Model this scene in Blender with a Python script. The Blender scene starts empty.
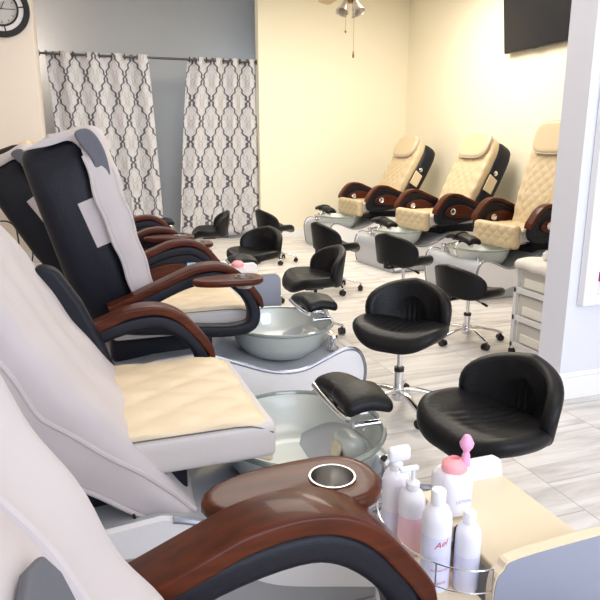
import bpy, math, random
from mathutils import Vector, Matrix
random.seed(7)
PI = math.pi
S = bpy.context.scene
COL = S.collection
R = math.radians

# ------------------------------------------------------------------ camera
CAM_H, PITCH, YAW = 1.4, R(13.8), R(19.4)
cam = bpy.data.cameras.new('camera')
cam.sensor_fit = 'HORIZONTAL'; cam.sensor_width = 36.0; cam.lens = 36.0 * 630 / 600
cam.clip_start = 0.02
co = bpy.data.objects.new('camera', cam); COL.objects.link(co)
co.location = (0, 0, CAM_H)
co.rotation_euler = (PI / 2 - PITCH, 0, -YAW)
S.camera = co

# ------------------------------------------------------------------ world, lights, exposure
w = bpy.data.worlds.new('world'); S.world = w; w.use_nodes = True
w.node_tree.nodes['Background'].inputs[0].default_value = (0.75, 0.85, 1.0, 1)
w.node_tree.nodes['Background'].inputs[1].default_value = 1.0
S.view_settings.view_transform = 'Standard'; S.view_settings.look = 'None'
S.view_settings.gamma = 1.0; S.view_settings.exposure = 0.06
S.view_settings.use_curve_mapping = False

def area(name, loc, target, size, sizey, power, color):
    l = bpy.data.lights.new(name, 'AREA'); l.shape = 'RECTANGLE'
    l.size = size; l.size_y = sizey; l.energy = power; l.color = color
    o = bpy.data.objects.new(name, l); COL.objects.link(o); o.location = loc
    d = Vector(target) - Vector(loc)
    o.rotation_euler = d.to_track_quat('-Z', 'Y').to_euler()
    return o
COOL = (0.80, 0.86, 1.0); WARM = (1.0, 0.93, 0.80); NEUT = (1.0, 0.93, 0.84)
area('window_daylight', (1.8, -2.7, 1.9), (1.8, 3.0, 1.0), 5.0, 2.6, 168, COOL)
area('ceiling_light_front', (1.4, 1.2, 3.4), (1.4, 1.2, 0), 1.6, 1.6, 24, NEUT)
area('ceiling_light_middle', (1.6, 4.6, 3.4), (1.6, 4.6, 0), 1.6, 1.6, 52, (1, .94, .86))
area('ceiling_light_back', (3.6, 6.6, 3.4), (3.6, 6.9, 0), 1.6, 1.6, 108, WARM)
area('ceiling_light_left', (1.2, 7.4, 3.4), (1.2, 7.6, 0), 1.2, 1.2, 36, (1, .95, .88))
def point(name, loc, power, color):
    pl = bpy.data.lights.new(name, 'POINT'); pl.energy = power; pl.color = color; pl.shadow_soft_size = .08
    o = bpy.data.objects.new(name, pl); COL.objects.link(o); o.location = loc
point('alcove_fill_right', (2.775, 9.95, 1.9), 17, (.78, .88, 1))  # added cool fill, hidden behind the back wall end to brighten the alcove
point('alcove_fill_left', (-.75, 9.95, 2.6), 22, (1, .86, .74))  # added warm fill for the alcove, out of view behind the clock wall

# ------------------------------------------------------------------ materials
def lin(c):
    return tuple(((v / 255) / 12.92 if v / 255 <= 0.04045 else ((v / 255 + 0.055) / 1.055) ** 2.4) for v in c) + (1,)
def mat(name, rgb, rough=0.5, metal=0.0, coat=0.0, trans=0.0, bump=None, var=None, sheen=0, emit=0, sss=0):
    m = bpy.data.materials.new(name); m.use_nodes = True
    nt = m.node_tree; b = nt.nodes['Principled BSDF']
    c = lin(rgb)
    b.inputs['Base Color'].default_value = c
    b.inputs['Roughness'].default_value = rough
    b.inputs['Metallic'].default_value = metal
    b.inputs['Coat Weight'].default_value = coat
    b.inputs['Coat Roughness'].default_value = 0.06
    b.inputs['Transmission Weight'].default_value = trans
    b.inputs['Sheen Weight'].default_value = sheen
    if name.startswith('mahog'): b.inputs['Specular IOR Level'].default_value = .16
    if name.startswith(('black leather', 'dark navy')): b.inputs['Specular IOR Level'].default_value = .28
    if emit:
        b.inputs['Emission Color'].default_value = c; b.inputs['Emission Strength'].default_value = emit
    tc = None
    if bump or var:
        tc = nt.nodes.new('ShaderNodeTexCoord')
    if bump:
        n = nt.nodes.new('ShaderNodeTexNoise'); n.inputs['Scale'].default_value = bump[0]; n.inputs['Detail'].default_value = 4
        bp = nt.nodes.new('ShaderNodeBump'); bp.inputs['Strength'].default_value = bump[1]; bp.inputs['Distance'].default_value = 0.01
        nt.links.new(tc.outputs['Object'], n.inputs['Vector']); nt.links.new(n.outputs['Fac'], bp.inputs['Height'])
        nt.links.new(bp.outputs['Normal'], b.inputs['Normal'])
    if var:   # (second colour, scale, stretch)
        mp = nt.nodes.new('ShaderNodeMapping'); mp.inputs['Scale'].default_value = var[2]
        n = nt.nodes.new('ShaderNodeTexNoise'); n.inputs['Scale'].default_value = var[1]; n.inputs['Detail'].default_value = 5
        r = nt.nodes.new('ShaderNodeValToRGB')
        r.color_ramp.elements[0].position = 0.3; r.color_ramp.elements[1].position = 0.7
        r.color_ramp.elements[0].color = lin(var[0]); r.color_ramp.elements[1].color = c
        nt.links.new(tc.outputs['Object'], mp.inputs['Vector']); nt.links.new(mp.outputs['Vector'], n.inputs['Vector'])
        nt.links.new(n.outputs['Fac'], r.inputs['Fac']); nt.links.new(r.outputs['Color'], b.inputs['Base Color'])
    return m

M = {}
M['leather'] = mat('black leather', (11, 11, 15), 0.42, bump=(60, 0.15))
M['shell'] = mat('dark navy vinyl', (20, 22, 33), 0.5, bump=(90, 0.1))
M['cream_dark'] = mat('beige vinyl', (206, 186, 152), 0.42, bump=(40, 0.08))  # darker beige than the cream, for the right row cushions
M['cream'] = mat('cream vinyl', (228, 208, 176), 0.45, bump=(40, 0.08))
M['greyvinyl'] = mat('grey beige vinyl', (205, 198, 196), 0.5, bump=(30, 0.1))
M['cover'] = mat('ivory cover fabric', (196, 188, 190), 0.75, bump=(14, 0.25), sheen=0.1)
M['lining'] = mat('grey lining', (96, 98, 108), 0.7, bump=(20, 0.2))
M['wood'] = mat('mahogany wood', (90, 40, 21), 0.33, coat=0.14, var=((62, 26, 14), 6, (1, 9, 9)))
M['chrome'] = mat('chrome', (225, 225, 230), 0.12, 1.0)
M['steel'] = mat('brushed steel', (200, 198, 195), 0.28, 1.0)
M['rod'] = mat('dark grey metal', (90, 88, 88), 0.4, 0.8)
M['black'] = mat('black plastic', (18, 18, 20), 0.4)
M['whiteplastic'] = mat('white plastic', (238, 238, 242), 0.35)
M['basewhite'] = mat('white gloss shell', (240, 240, 244), 0.22, coat=0.5)
M['basegrey'] = mat('silver grey shell', (178, 182, 190), 0.3, 0.2, coat=0.4)
M['bowl'] = mat('pearl grey bowl', (206, 211, 206), 0.38, 0.1, coat=0.5)
M['rim'] = mat('smoky green glass rim', (140, 150, 146), 0.12, 0.1, coat=1)
M['trim'] = mat('silver trim', (150, 152, 162), 0.25, 0.7)
M['tabletop'] = mat('cream laminate', (232, 216, 186), 0.35)
M['tablegrey'] = mat('grey blue laminate', (150, 154, 170), 0.45)
M['trolley'] = mat('white enamel', (226, 226, 226), 0.4)
M['towel'] = mat('white towel', (240, 236, 226), 0.95, bump=(120, 0.6))
M['bin'] = mat('frosted drawer', (206, 202, 196), 0.35)
M['bottle'] = mat('frosted white bottle', (246, 244, 252), 0.35, trans=0.08)
M['pink'] = mat('pink lotion', (250, 206, 220), 0.3)
M['lilac'] = mat('pale liquid', (226, 226, 248), 0.3)
M['pinkcap'] = mat('pink coral cap', (252, 172, 178), 0.35)
M['pinktip'] = mat('pink lilac spout', (240, 172, 212), 0.35)
M['redink'] = mat('red ink', (214, 60, 90), 0.5)
M['blueink'] = mat('blue ink', (130, 150, 215), 0.5)
M['tv'] = mat('black screen', (30, 30, 34), 0.25)
M['clockface'] = mat('silver clock face', (205, 205, 205), 0.35)
M['led'] = mat('basin light', (190, 215, 255), 0.3, emit=3.0)
M['shade'] = mat('frosted shade', (190, 176, 160), 0.3, trans=0.4)
M['blade'] = mat('light wood blade', (205, 175, 130), 0.4)
M['brass'] = mat('antique brass', (150, 120, 70), 0.3, 0.9)
M['blue'] = mat('pale blue sticker', (160, 200, 225), 0.5)
M['purple'] = mat('purple strip', (110, 90, 190), 0.4)
M['orange'] = mat('orange plug', (220, 90, 50), 0.4)
M['whitewall'] = mat('white paint', (224, 226, 236), 0.7, bump=(150, 0.05))
M['yellowwall'] = mat('cream paint', (245, 237, 214), 0.7, bump=(150, 0.05))
M['greywall'] = mat('grey paint', (172, 175, 178), 0.75, bump=(150, 0.05))
M['clockwall'] = mat('off white paint', (238, 228, 218), 0.7, bump=(150, 0.05))
M['ceiling'] = mat('ceiling paint', (240, 238, 232), 0.8, bump=(80, 0.1))
M['base_trim'] = mat('white trim paint', (240, 240, 242), 0.4)
M['poster'] = mat('pale poster', (232, 226, 236), 0.4)

def nodes_of(m): return m.node_tree, m.node_tree.nodes, m.node_tree.links
# floor: pale marble-look tiles
m = bpy.data.materials.new('pale wood-look tile'); m.use_nodes = True; M['floor'] = m
nt, N, L = nodes_of(m); b = N['Principled BSDF']
tc = N.new('ShaderNodeTexCoord')
mp = N.new('ShaderNodeMapping'); mp.inputs['Rotation'].default_value = (0, 0, R(90)); mp.inputs['Location'].default_value = (0.215, 0.03, 0)
br = N.new('ShaderNodeTexBrick'); br.offset = 0.5
br.inputs['Scale'].default_value = 1.0; br.inputs['Brick Width'].default_value = 0.43; br.inputs['Row Height'].default_value = 0.61
br.inputs['Mortar Size'].default_value = 0.0022; br.inputs['Mortar Smooth'].default_value = 0.2
br.inputs['Color1'].default_value = (.2, .2, .2, 1); br.inputs['Color2'].default_value = (.8, .8, .8, 1)
mp2 = N.new('ShaderNodeMapping'); mp2.inputs['Rotation'].default_value = (0, 0, R(14)); mp2.inputs['Scale'].default_value = (0.9, 8, 1)
nz = N.new('ShaderNodeTexNoise'); nz.inputs['Scale'].default_value = 1.6; nz.inputs['Detail'].default_value = 6; nz.inputs['Roughness'].default_value = .62; nz.inputs['Distortion'].default_value = .6
addv = N.new('ShaderNodeVectorMath'); addv.operation = 'ADD'
sc = N.new('ShaderNodeVectorMath'); sc.operation = 'SCALE'; sc.inputs['Scale'].default_value = 5.0
L.new(tc.outputs['Object'], mp.inputs['Vector']); L.new(mp.outputs['Vector'], br.inputs['Vector'])
L.new(tc.outputs['Object'], mp2.inputs['Vector']); L.new(br.outputs['Color'], sc.inputs[0])
L.new(mp2.outputs['Vector'], addv.inputs[0]); L.new(sc.outputs[0], addv.inputs[1]); L.new(addv.outputs[0], nz.inputs['Vector'])
rp = N.new('ShaderNodeValToRGB')
rp.color_ramp.elements[0].position = .3; rp.color_ramp.elements[0].color = lin((184, 176, 172))
rp.color_ramp.elements[1].position = .58; rp.color_ramp.elements[1].color = lin((226, 222, 218))
L.new(nz.outputs['Fac'], rp.inputs['Fac'])
mx = N.new('ShaderNodeMix'); mx.data_type = 'RGBA'; mx.inputs[7].default_value = lin((160, 154, 152))
L.new(br.outputs['Fac'], mx.inputs[0]); L.new(rp.outputs['Color'], mx.inputs[6]); L.new(mx.outputs[2], b.inputs['Base Color'])
b.inputs['Roughness'].default_value = 0.35

# curtain: ogee trellis in UV space (u across cloth, v up), metres
m = bpy.data.materials.new('trellis curtain fabric'); m.use_nodes = True; M['curtain'] = m
nt, N, L = nodes_of(m); b = N['Principled BSDF']; b.inputs['Roughness'].default_value = .85
uvn = N.new('ShaderNodeUVMap'); sp = N.new('ShaderNodeSeparateXYZ'); L.new(uvn.outputs[0], sp.inputs[0])
def mth(op, a, bb=None, c=None):
    n = N.new('ShaderNodeMath'); n.operation = op
    for i, v in enumerate((a, bb, c)):
        if v is None: continue
        if isinstance(v, (int, float)): n.inputs[i].default_value = v
        else: L.new(v, n.inputs[i])
    return n.outputs[0]
def lattice(P, Hh, du, dv, wdt):
    u = mth('DIVIDE', mth('ADD', sp.outputs[0], du), P); v = mth('DIVIDE', mth('ADD', sp.outputs[1], dv), Hh)
    t = mth('PINGPONG', v, 1.0)
    st = mth('MULTIPLY', mth('SINE', mth('MULTIPLY', t, 2 * PI * 3)), 0.075)
    t2 = mth('ADD', t, st)
    a = mth('PINGPONG', mth('SUBTRACT', u, mth('MULTIPLY', t2, .5)), .5)
    c = mth('PINGPONG', mth('ADD', u, mth('MULTIPLY', t2, .5)), .5)
    return mth('LESS_THAN', mth('MINIMUM', a, c), wdt)
l1 = lattice(.30, .29, 0, 0, .05); l2 = lattice(.30, .29, 0, .29, .02); l3 = lattice(.15, .145, .0, .07, .05)
mx1 = N.new('ShaderNodeMix'); mx1.data_type = 'RGBA'; mx1.inputs[6].default_value = lin((206, 206, 212)); mx1.inputs[7].default_value = lin((178, 172, 168))
L.new(mth('MAXIMUM', l2, mth('MULTIPLY', l3, .6)), mx1.inputs[0])
mx2 = N.new('ShaderNodeMix'); mx2.data_type = 'RGBA'; mx2.inputs[7].default_value = lin((92, 92, 98))
L.new(l1, mx2.inputs[0]); L.new(mx1.outputs[2], mx2.inputs[6]); L.new(mx2.outputs[2], b.inputs['Base Color'])

# ------------------------------------------------------------------ mesh helpers
def link(name, V, F, m, parent=None, smooth=True, bevel=0, sub=0, angle=40, uv=None, solid=0):
    me = bpy.data.meshes.new(name); me.from_pydata([tuple(v) for v in V], [], F); me.update()
    if smooth:
        for p in me.polygons: p.use_smooth = True
        me.set_sharp_from_angle(angle=R(angle))
    if uv:
        l = me.uv_layers.new(name='UVMap')
        for lp in me.loops: l.data[lp.index].uv = uv[lp.vertex_index]
    if m: me.materials.append(m if not isinstance(m, str) else M[m])
    o = bpy.data.objects.new(name, me); COL.objects.link(o); o.parent = parent
    if solid:
        md = o.modifiers.new('solid', 'SOLIDIFY'); md.thickness = solid; md.offset = 0
    if bevel:
        md = o.modifiers.new('bevel', 'BEVEL'); md.width = bevel; md.segments = 3; md.limit_method = 'ANGLE'; md.angle_limit = R(35)
    if sub:
        md = o.modifiers.new('sub', 'SUBSURF'); md.levels = sub; md.render_levels = sub
    return o
class MB:
    def __init__(s): s.V = []; s.F = []
    def add(s, VF, f=None):
        V, F = VF; n = len(s.V)
        if f: V = [f(Vector(v)) for v in V]
        s.V += [tuple(v) for v in V]; s.F += [tuple(i + n for i in q) for q in F]; return s
    def link(s, name, m, parent=None, **k): return link(name, s.V, s.F, m, parent, **k)
def box(x0, x1, y0, y1, z0, z1):
    V = [(x, y, z) for x in (x0, x1) for y in (y0, y1) for z in (z0, z1)]
    return V, [(0, 1, 3, 2), (4, 6, 7, 5), (0, 4, 5, 1), (2, 3, 7, 6), (0, 2, 6, 4), (1, 5, 7, 3)]
def rbox(c, s, r, n=(4, 4, 4), disp=None):
    """rounded box, centre c, full size s, radius r, n interior divisions; disp(u,v,w) with -1..1 coords -> offset along normal"""
    h = [a / 2 for a in s]; r = min(r, min(h) * .98)
    ax = []
    for i in range(3):
        a = [0, .25, .55, 1]; L_ = [-h[i] + r * q for q in a]
        inner = 2 * (h[i] - r)
        L_ += [-h[i] + r + inner * k / n[i] for k in range(1, n[i])]
        L_ += [h[i] - r * q for q in reversed(a)]
        ax.append(L_)
    V = []; F = []; idx = {}
    def vid(p):
        k = tuple(round(q, 6) for q in p)
        if k in idx: return idx[k]
        inn = Vector([max(-(h[i] - r), min(h[i] - r, p[i])) for i in range(3)])
        d = Vector(p) - inn; nn = d.normalized() if d.length > 1e-9 else Vector((0, 0, 1))
        q = inn + nn * r
        if disp: q = q + nn * disp(p[0] / h[0], p[1] / h[1], p[2] / h[2], nn)
        idx[k] = len(V); V.append(tuple(q[i] + c[i] for i in range(3))); return idx[k]
    for a in range(3):
        b_, c_ = (a + 1) % 3, (a + 2) % 3
        for sgn in (-1, 1):
            for i in range(len(ax[b_]) - 1):
                for j in range(len(ax[c_]) - 1):
                    q = []
                    for (ii, jj) in ((i, j), (i + 1, j), (i + 1, j + 1), (i, j + 1)):
                        p = [0, 0, 0]; p[a] = sgn * h[a]; p[b_] = ax[b_][ii]; p[c_] = ax[c_][jj]; q.append(vid(p))
                    if sgn < 0: q.reverse()
                    F.append(tuple(q))
    return V, F
def lathe(prof, n=24, c=(0, 0, 0), sx=1, sy=1):
    V = []; F = []; m_ = len(prof)
    for k in range(n):
        a = 2 * PI * k / n
        for (r, z) in prof: V.append((c[0] + r * math.cos(a) * sx, c[1] + r * math.sin(a) * sy, c[2] + z))
    for k in range(n):
        k2 = (k + 1) % n
        for j in range(m_ - 1): F.append((k * m_ + j, k2 * m_ + j, k2 * m_ + j + 1, k * m_ + j + 1))
    if prof[0][0] > 1e-6: F.append(tuple(k * m_ for k in reversed(range(n))))
    if prof[-1][0] > 1e-6: F.append(tuple(k * m_ + m_ - 1 for k in range(n)))
    return V, F
def cyl(p, q, r, n=12, r2=None):
    p = Vector(p); q = Vector(q); d = (q - p); z = d.normalized()
    x = z.orthogonal().normalized(); y = z.cross(x); r2 = r if r2 is None else r2
    V = [tuple(p + (x * math.cos(2 * PI * k / n) + y * math.sin(2 * PI * k / n)) * r) for k in range(n)]
    V += [tuple(q + (x * math.cos(2 * PI * k / n) + y * math.sin(2 * PI * k / n)) * r2) for k in range(n)]
    F = [(k, (k + 1) % n, n + (k + 1) % n, n + k) for k in range(n)] + [tuple(reversed(range(n))), tuple(range(n, 2 * n))]
    return V, F
def spline(P, n=6, closed=False):
    P = [Vector(p) for p in P]; out = []; N_ = len(P)
    rng = range(N_) if closed else range(N_ - 1)
    for i in rng:
        if closed: a, b_, c_, d = P[i - 1], P[i], P[(i + 1) % N_], P[(i + 2) % N_]
        else: a, b_, c_, d = P[max(i - 1, 0)], P[i], P[i + 1], P[min(i + 2, N_ - 1)]
        for k in range(n):
            t = k / n
            out.append(0.5 * ((2 * b_) + (c_ - a) * t + (2 * a - 5 * b_ + 4 * c_ - d) * t * t + (3 * b_ - a - 3 * c_ + d) * t ** 3))
    if not closed: out.append(P[-1])
    return out
def tube(P, r, n=8, closed=False):
    P = [Vector(p) for p in P]; m_ = len(P); V = []; F = []
    t0 = (P[1] - P[0]).normalized(); x = t0.orthogonal().normalized()
    for i in range(m_):
        if closed: t = (P[(i + 1) % m_] - P[i - 1]).normalized()
        else: t = (P[min(i + 1, m_ - 1)] - P[max(i - 1, 0)]).normalized()
        x = (x - t * x.dot(t)).normalized(); y = t.cross(x)
        rr = r(i / (m_ - 1)) if callable(r) else r
        for k in range(n):
            a = 2 * PI * k / n; V.append(tuple(P[i] + (x * math.cos(a) + y * math.sin(a)) * rr))
    for i in range(m_ if closed else m_ - 1):
        j = (i + 1) % m_
        for k in range(n): F.append((i * n + k, i * n + (k + 1) % n, j * n + (k + 1) % n, j * n + k))
    if not closed: F += [tuple(reversed(range(n))), tuple((m_ - 1) * n + k for k in range(n))]
    return V, F
def sweep(P, sec, closed=False):
    """P list of (x,z) in a vertical plane; sec list of (y, offset along in-plane normal) or function of t"""
    P = [Vector((p[0], 0, p[1])) for p in P]; m_ = len(P); V = []; F = []
    for i in range(m_):
        t = ((P[(i + 1) % m_] - P[i - 1]) if closed else (P[min(i + 1, m_ - 1)] - P[max(i - 1, 0)])).normalized()
        nrm = Vector((-t.z, 0, t.x))
        s = sec(i / (m_ - 1)) if callable(sec) else sec
        ns = len(s)
        for (y, o) in s: q = P[i] + nrm * o; V.append((q.x, y, q.z))
    for i in range(m_ if closed else m_ - 1):
        j = (i + 1) % m_
        for k in range(ns): F.append((i * ns + k, j * ns + k, j * ns + (k + 1) % ns, i * ns + (k + 1) % ns))
    if not closed: F += [tuple(range(ns)), tuple(reversed([(m_ - 1) * ns + k for k in range(ns)]))]
    return V, F
def rrect(w_, h_, r, y0=0, n=4):
    out = []
    for (cx, cy, a0) in ((w_ / 2 - r, h_ / 2 - r, 0), (-w_ / 2 + r, h_ / 2 - r, 90), (-w_ / 2 + r, -h_ / 2 + r, 180), (w_ / 2 - r, -h_ / 2 + r, 270)):
        for k in range(n + 1):
            a = R(a0 + 90 * k / n); out.append((y0 + cx + r * math.cos(a), cy + r * math.sin(a)))
    return out
def prism(P2, plane, a, b_):
    """extrude polygon; plane 'xz' -> along y from a to b_, 'xy' -> along z, 'yz' -> along x"""
    f = {'xz': lambda p, t: (p[0], t, p[1]), 'xy': lambda p, t: (p[0], p[1], t), 'yz': lambda p, t: (t, p[0], p[1])}[plane]
    n = len(P2)
    V = [f(p, a) for p in P2] + [f(p, b_) for p in P2]
    F = [(k, (k + 1) % n, n + (k + 1) % n, n + k) for k in range(n)] + [tuple(reversed(range(n))), tuple(range(n, 2 * n))]
    if plane == 'xz': F = [tuple(reversed(q)) for q in F]
    return V, F
def padmesh(outline, thick, er, rings=10, n=48, top=None):
    """rounded pad lying flat: outline(a)->(radius), edge radius er, top(x,y,side) extra z"""
    V = []; F = []
    prof = []
    for k in range(rings + 1): prof.append((k / rings, 1, 0))        # radial fraction on top
    V.append((0, 0, thick / 2 + (top(0, 0, 1) if top else 0)))
    ring_ids = []
    def ring(fr, z, inset, side):
        ids = []
        for k in range(n):
            a = 2 * PI * k / n; rr = (outline(a) - inset) * fr
            x, y = rr * math.cos(a), rr * math.sin(a)
            ids.append(len(V)); V.append((x, y, z + (top(x, y, side) if top else 0)))
        ring_ids.append(ids)
    for k in range(1, rings + 1): ring(k / rings, thick / 2, er, 1)
    for k in range(1, 7):
        a = PI * k / 7; ring(1, thick / 2 * math.cos(a), er * (1 - math.sin(a)), math.cos(a))
    for k in range(rings, 0, -1): ring(k / rings, -thick / 2, er, -1)
    c2 = len(V); V.append((0, 0, -thick / 2 + (top(0, 0, -1) if top else 0)))
    f0 = ring_ids[0]
    for k in range(n): F.append((0, f0[k], f0[(k + 1) % n]))
    for i in range(len(ring_ids) - 1):
        A, B = ring_ids[i], ring_ids[i + 1]
        for k in range(n): F.append((A[k], B[k], B[(k + 1) % n], A[(k + 1) % n]))
    fl = ring_ids[-1]
    for k in range(n): F.append((fl[(k + 1) % n], fl[k], c2))
    return V, F
def sup(a, rx, ry, e=2.6):
    c, s = abs(math.cos(a)), abs(math.sin(a)); return 1 / ((c / rx) ** e + (s / ry) ** e) ** (1 / e)
def quilt(u, v, amp):
    a = abs(math.sin(PI * (u + v))); b_ = abs(math.sin(PI * (u - v)))
    return amp * (min(a, b_) ** .5 - .5)

def tag(o, label=None, cat=None, group=None, kind=None):
    if label: o['label'] = label
    if cat: o['category'] = cat
    if group: o['group'] = group
    if kind: o['kind'] = kind
    return o
def empty(name, loc, rz=0):
    o = bpy.data.objects.new(name, None); COL.objects.link(o); o.location = loc; o.rotation_euler = (0, 0, rz); o.empty_display_size = .1
    return o
def copy_tree(o, parent=None):
    c = o.copy(); COL.objects.link(c); c.parent = parent
    for ch in list(o.children): copy_tree(ch, c)
    return c
def struct(name, VF, m, bevel=0): return tag(link(name, VF[0], VF[1], m, smooth=False, bevel=bevel), kind='structure')
def text_mesh(s, size, shear=0):
    c = bpy.data.curves.new('t', 'FONT'); c.body = s; c.size = size; c.shear = shear; c.align_x = 'CENTER'; c.resolution_u = 3
    o = bpy.data.objects.new('t', c); COL.objects.link(o)
    dg = bpy.context.evaluated_depsgraph_get(); me = bpy.data.meshes.new_from_object(o.evaluated_get(dg))
    V = [tuple(v.co) for v in me.vertices]; F = [tuple(p.vertices) for p in me.polygons]
    bpy.data.objects.remove(o); return V, F

# ------------------------------------------------------------------ room
XL, XR, YF, YB, ZC = -1.3, 5.12, -3.0, 9.4, 3.6
struct('floor', box(XL - .1, XR + .1, YF - .1, 11.4, -0.1, 0), 'floor')
struct('ceiling', box(XL - .1, XR + .1, YF - .1, 11.4, ZC, ZC + .1), 'ceiling')
struct('wall_left', box(XL - .1, XL, YF, 11.4, 0, ZC), 'clockwall')
struct('wall_right', box(XR, XR + .1, YF, 11.4, 0, ZC), 'yellowwall')
struct('wall_back', box(2.67, XR, YB, YB + .16, 0, ZC), 'yellowwall')
struct('wall_clock', box(XL, -.315, 8.3, YB + .1, 0, ZC), 'clockwall')
struct('wall_alcove', box(XL, XR, 10.3, 10.4, 0, ZC), 'greywall')
struct('wall_alcove_right', box(2.86, 2.96, YB + .16, 10.3, 0, ZC), 'greywall')
struct('wall_alcove_left', box(XL, -1.2, YB + .1, 10.3, 0, ZC), 'greywall')
struct('wall_partition', box(2.477, XR, 2.655, 2.84, 0, ZC), 'whitewall')
# street side: wall with a wide shop window behind the camera
mb = MB(); mb.add(box(XL, XR, YF - .1, YF, 0, .5)); mb.add(box(XL, XR, YF - .1, YF, 3.1, ZC))
mb.add(box(XL, -.8, YF - .1, YF, .5, 3.1)); mb.add(box(4.5, XR, YF - .1, YF, .5, 3.1))
tag(mb.link('wall_front', 'whitewall', smooth=False), kind='structure')
mb = MB()
for x in (-.8, .95, 2.7, 4.44): mb.add(box(x, x + .06, YF - .08, YF - .02, .5, 3.1))
mb.add(box(-.8, 4.5, YF - .08, YF - .02, .5, .56)); mb.add(box(-.8, 4.5, YF - .08, YF - .02, 3.04, 3.1))
tag(mb.link('window_1', 'base_trim', smooth=False), kind='structure')
def baseboard(name, x0, x1, y0, y1, h=.13):
    mb = MB(); mb.add(box(x0, x1, y0, y1, 0, h - .03))
    ex = .35
    if abs(x1 - x0) > abs(y1 - y0): mb.add(box(x0, x1, y0 + (y1 - y0) * (ex if name in ('baseboard_partition', 'baseboard_clock', 'baseboard_back') else 0), y1, h - .03, h))
    else: mb.add(box(x0 + (x1 - x0) * ex, x1, y0, y1, h - .03, h))
    return tag(mb.link(name, 'base_trim', smooth=False, bevel=.004), kind='structure')
baseboard('baseboard_partition', 2.477, XR, 2.638, 2.655, .16)
baseboard('baseboard_clock', XL, -.315, 8.283, 8.3)
baseboard('baseboard_back', 2.67, XR, YB - .017, YB)
baseboard('baseboard_right', XR - .017, XR, 2.84, YB)
baseboard('baseboard_partition_end', 2.46, 2.477, 2.638, 2.84, .16)

# ------------------------------------------------------------------ curtains and rod
RZ, RY = 2.585, 9.5
rod = empty('curtain_rod', (-.31, RY, RZ)); tag(rod, 'long dark grey metal curtain rod spanning the alcove opening', 'curtain rod')
MB().add(cyl((0, 0, 0), (2.97, 0, 0), .016, 16)).link('pole', 'rod', rod)
for x in (0.006, 2.965): MB().add(cyl((x - .006, 0, 0), (x + .006, 0, 0), .035, 16)).link('end_flange', 'rod', rod)
def curtain(x0, x1, b0, b1, zb, nfold, ph, label):
    root = empty('curtain', ((x0 + x1) / 2, RY, 0)); tag(root, label, 'curtain')
    cx = (x0 + x1) / 2
    V = []; F = []; UV = []; nu, nv = nfold * 16, 30; wd = (x1 - x0) * 1.18
    for j in range(nv + 1):
        t = j / nv; z = RZ + .035 - t * (RZ + .035 - zb)
        a0 = x0 + (b0 - x0) * t ** .8; a1 = x1 + (b1 - x1) * t ** .8
        for i in range(nu + 1):
            s = i / nu
            amp = .05 * (1 - .25 * t) * (1 + .3 * math.sin(3 * s * PI + ph))
            x = a0 + (a1 - a0) * s + .02 * math.sin(2 * PI * nfold * s * 2 + ph) * t
            y = amp * math.sin(2 * PI * nfold * s + ph * t * .6 + .4 * t * math.sin(5 * s)) + .01 * math.sin(9 * s + 4 * t)
            V.append((x - cx, y, z)); UV.append((s * wd + .03, z))
    for j in range(nv):
        for i in range(nu):
            a = j * (nu + 1) + i; F.append((a, a + 1, a + nu + 2, a + nu + 1))
    link('cloth', V, F, 'curtain', root, uv=UV, solid=.004, angle=180)
    for k in range(nfold * 2):
        s = (k + .5) / (nfold * 2) - .25 / nfold * 0
        x = x0 + (x1 - x0) * (k / (nfold * 2)) + .02 - cx
        P = [(x, .034 * math.cos(a), RZ + .034 * math.sin(a)) for a in [2 * PI * q / 20 for q in range(20)]]
        MB().add(tube(P, .007, 8, True)).link('grommet', 'rod', root)
curtain(-.24, 1.10, -.14, 1.20, .06, 4, .4, 'left trellis-patterned grey and white grommet curtain beside the clock wall')
curtain(1.66, 2.64, 1.42, 2.66, .06, 4, 1.3, 'right trellis-patterned grey and white grommet curtain beside the yellow wall')

# ------------------------------------------------------------------ wall clock
cl = empty('wall_clock', (-.625, 8.3, 2.88)); tag(cl, 'large round black-rimmed wall clock with silver face', 'clock')
def ringm(r0, r1, y0, y1, n=64, a0=0, a1=2 * PI):
    V = []; F = []; full = abs(a1 - a0 - 2 * PI) < 1e-6; k_ = n if full else n + 1
    for i in range(k_):
        a = a0 + (a1 - a0) * i / n
        for (r, y) in ((r0, y0), (r0, y1), (r1, y1), (r1, y0)): V.append((r * math.cos(a), y, r * math.sin(a)))
    for i in range(n):
        j = (i + 1) % k_
        for q in range(4): F.append((i * 4 + q, j * 4 + q, j * 4 + (q + 1) % 4, i * 4 + (q + 1) % 4))
    if not full: F += [(0, 1, 2, 3), (n * 4 + 3, n * 4 + 2, n * 4 + 1, n * 4)]
    return V, F
MB().add(ringm(.235, .30, -.045, -.002)).link('outer_rim', 'black', cl, bevel=.006)
MB().add(ringm(.165, .185, -.045, -.002)).link('inner_rim', 'black', cl, bevel=.003)
MB().add(ringm(.001, .168, -.02, -.002)).link('dial', 'clockface', cl)
MB().add(ringm(.183, .238, -.03, -.01)).link('mirror_band', 'whiteplastic', cl)
mb = MB()
for k in range(4):
    a = k * PI / 2 + .12; mb.add(ringm(.184, .237, -.036, -.028, 4, a - .03, a + .03))
mb.link('spoke', 'black', cl)
mb = MB()
for k in range(12):
    a = k * PI / 6; r0 = .125; r1 = .148
    mb.add(cyl((r0 * math.cos(a), -.022, r0 * math.sin(a)), (r1 * math.cos(a), -.022, r1 * math.sin(a)), .0035, 6))
mb.link('hour_marks', 'rod', cl)
MB().add(box(-.02, .135, -.026, -.023, -.003, .003)).link('minute_hand', 'black', cl)
MB().add(box(-.02, .02, -.03, -.027, -.004, .004)).add(cyl((0, -.03, 0), (.04, -.03, .075), .004, 6)).link('hour_hand', 'black', cl)

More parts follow.
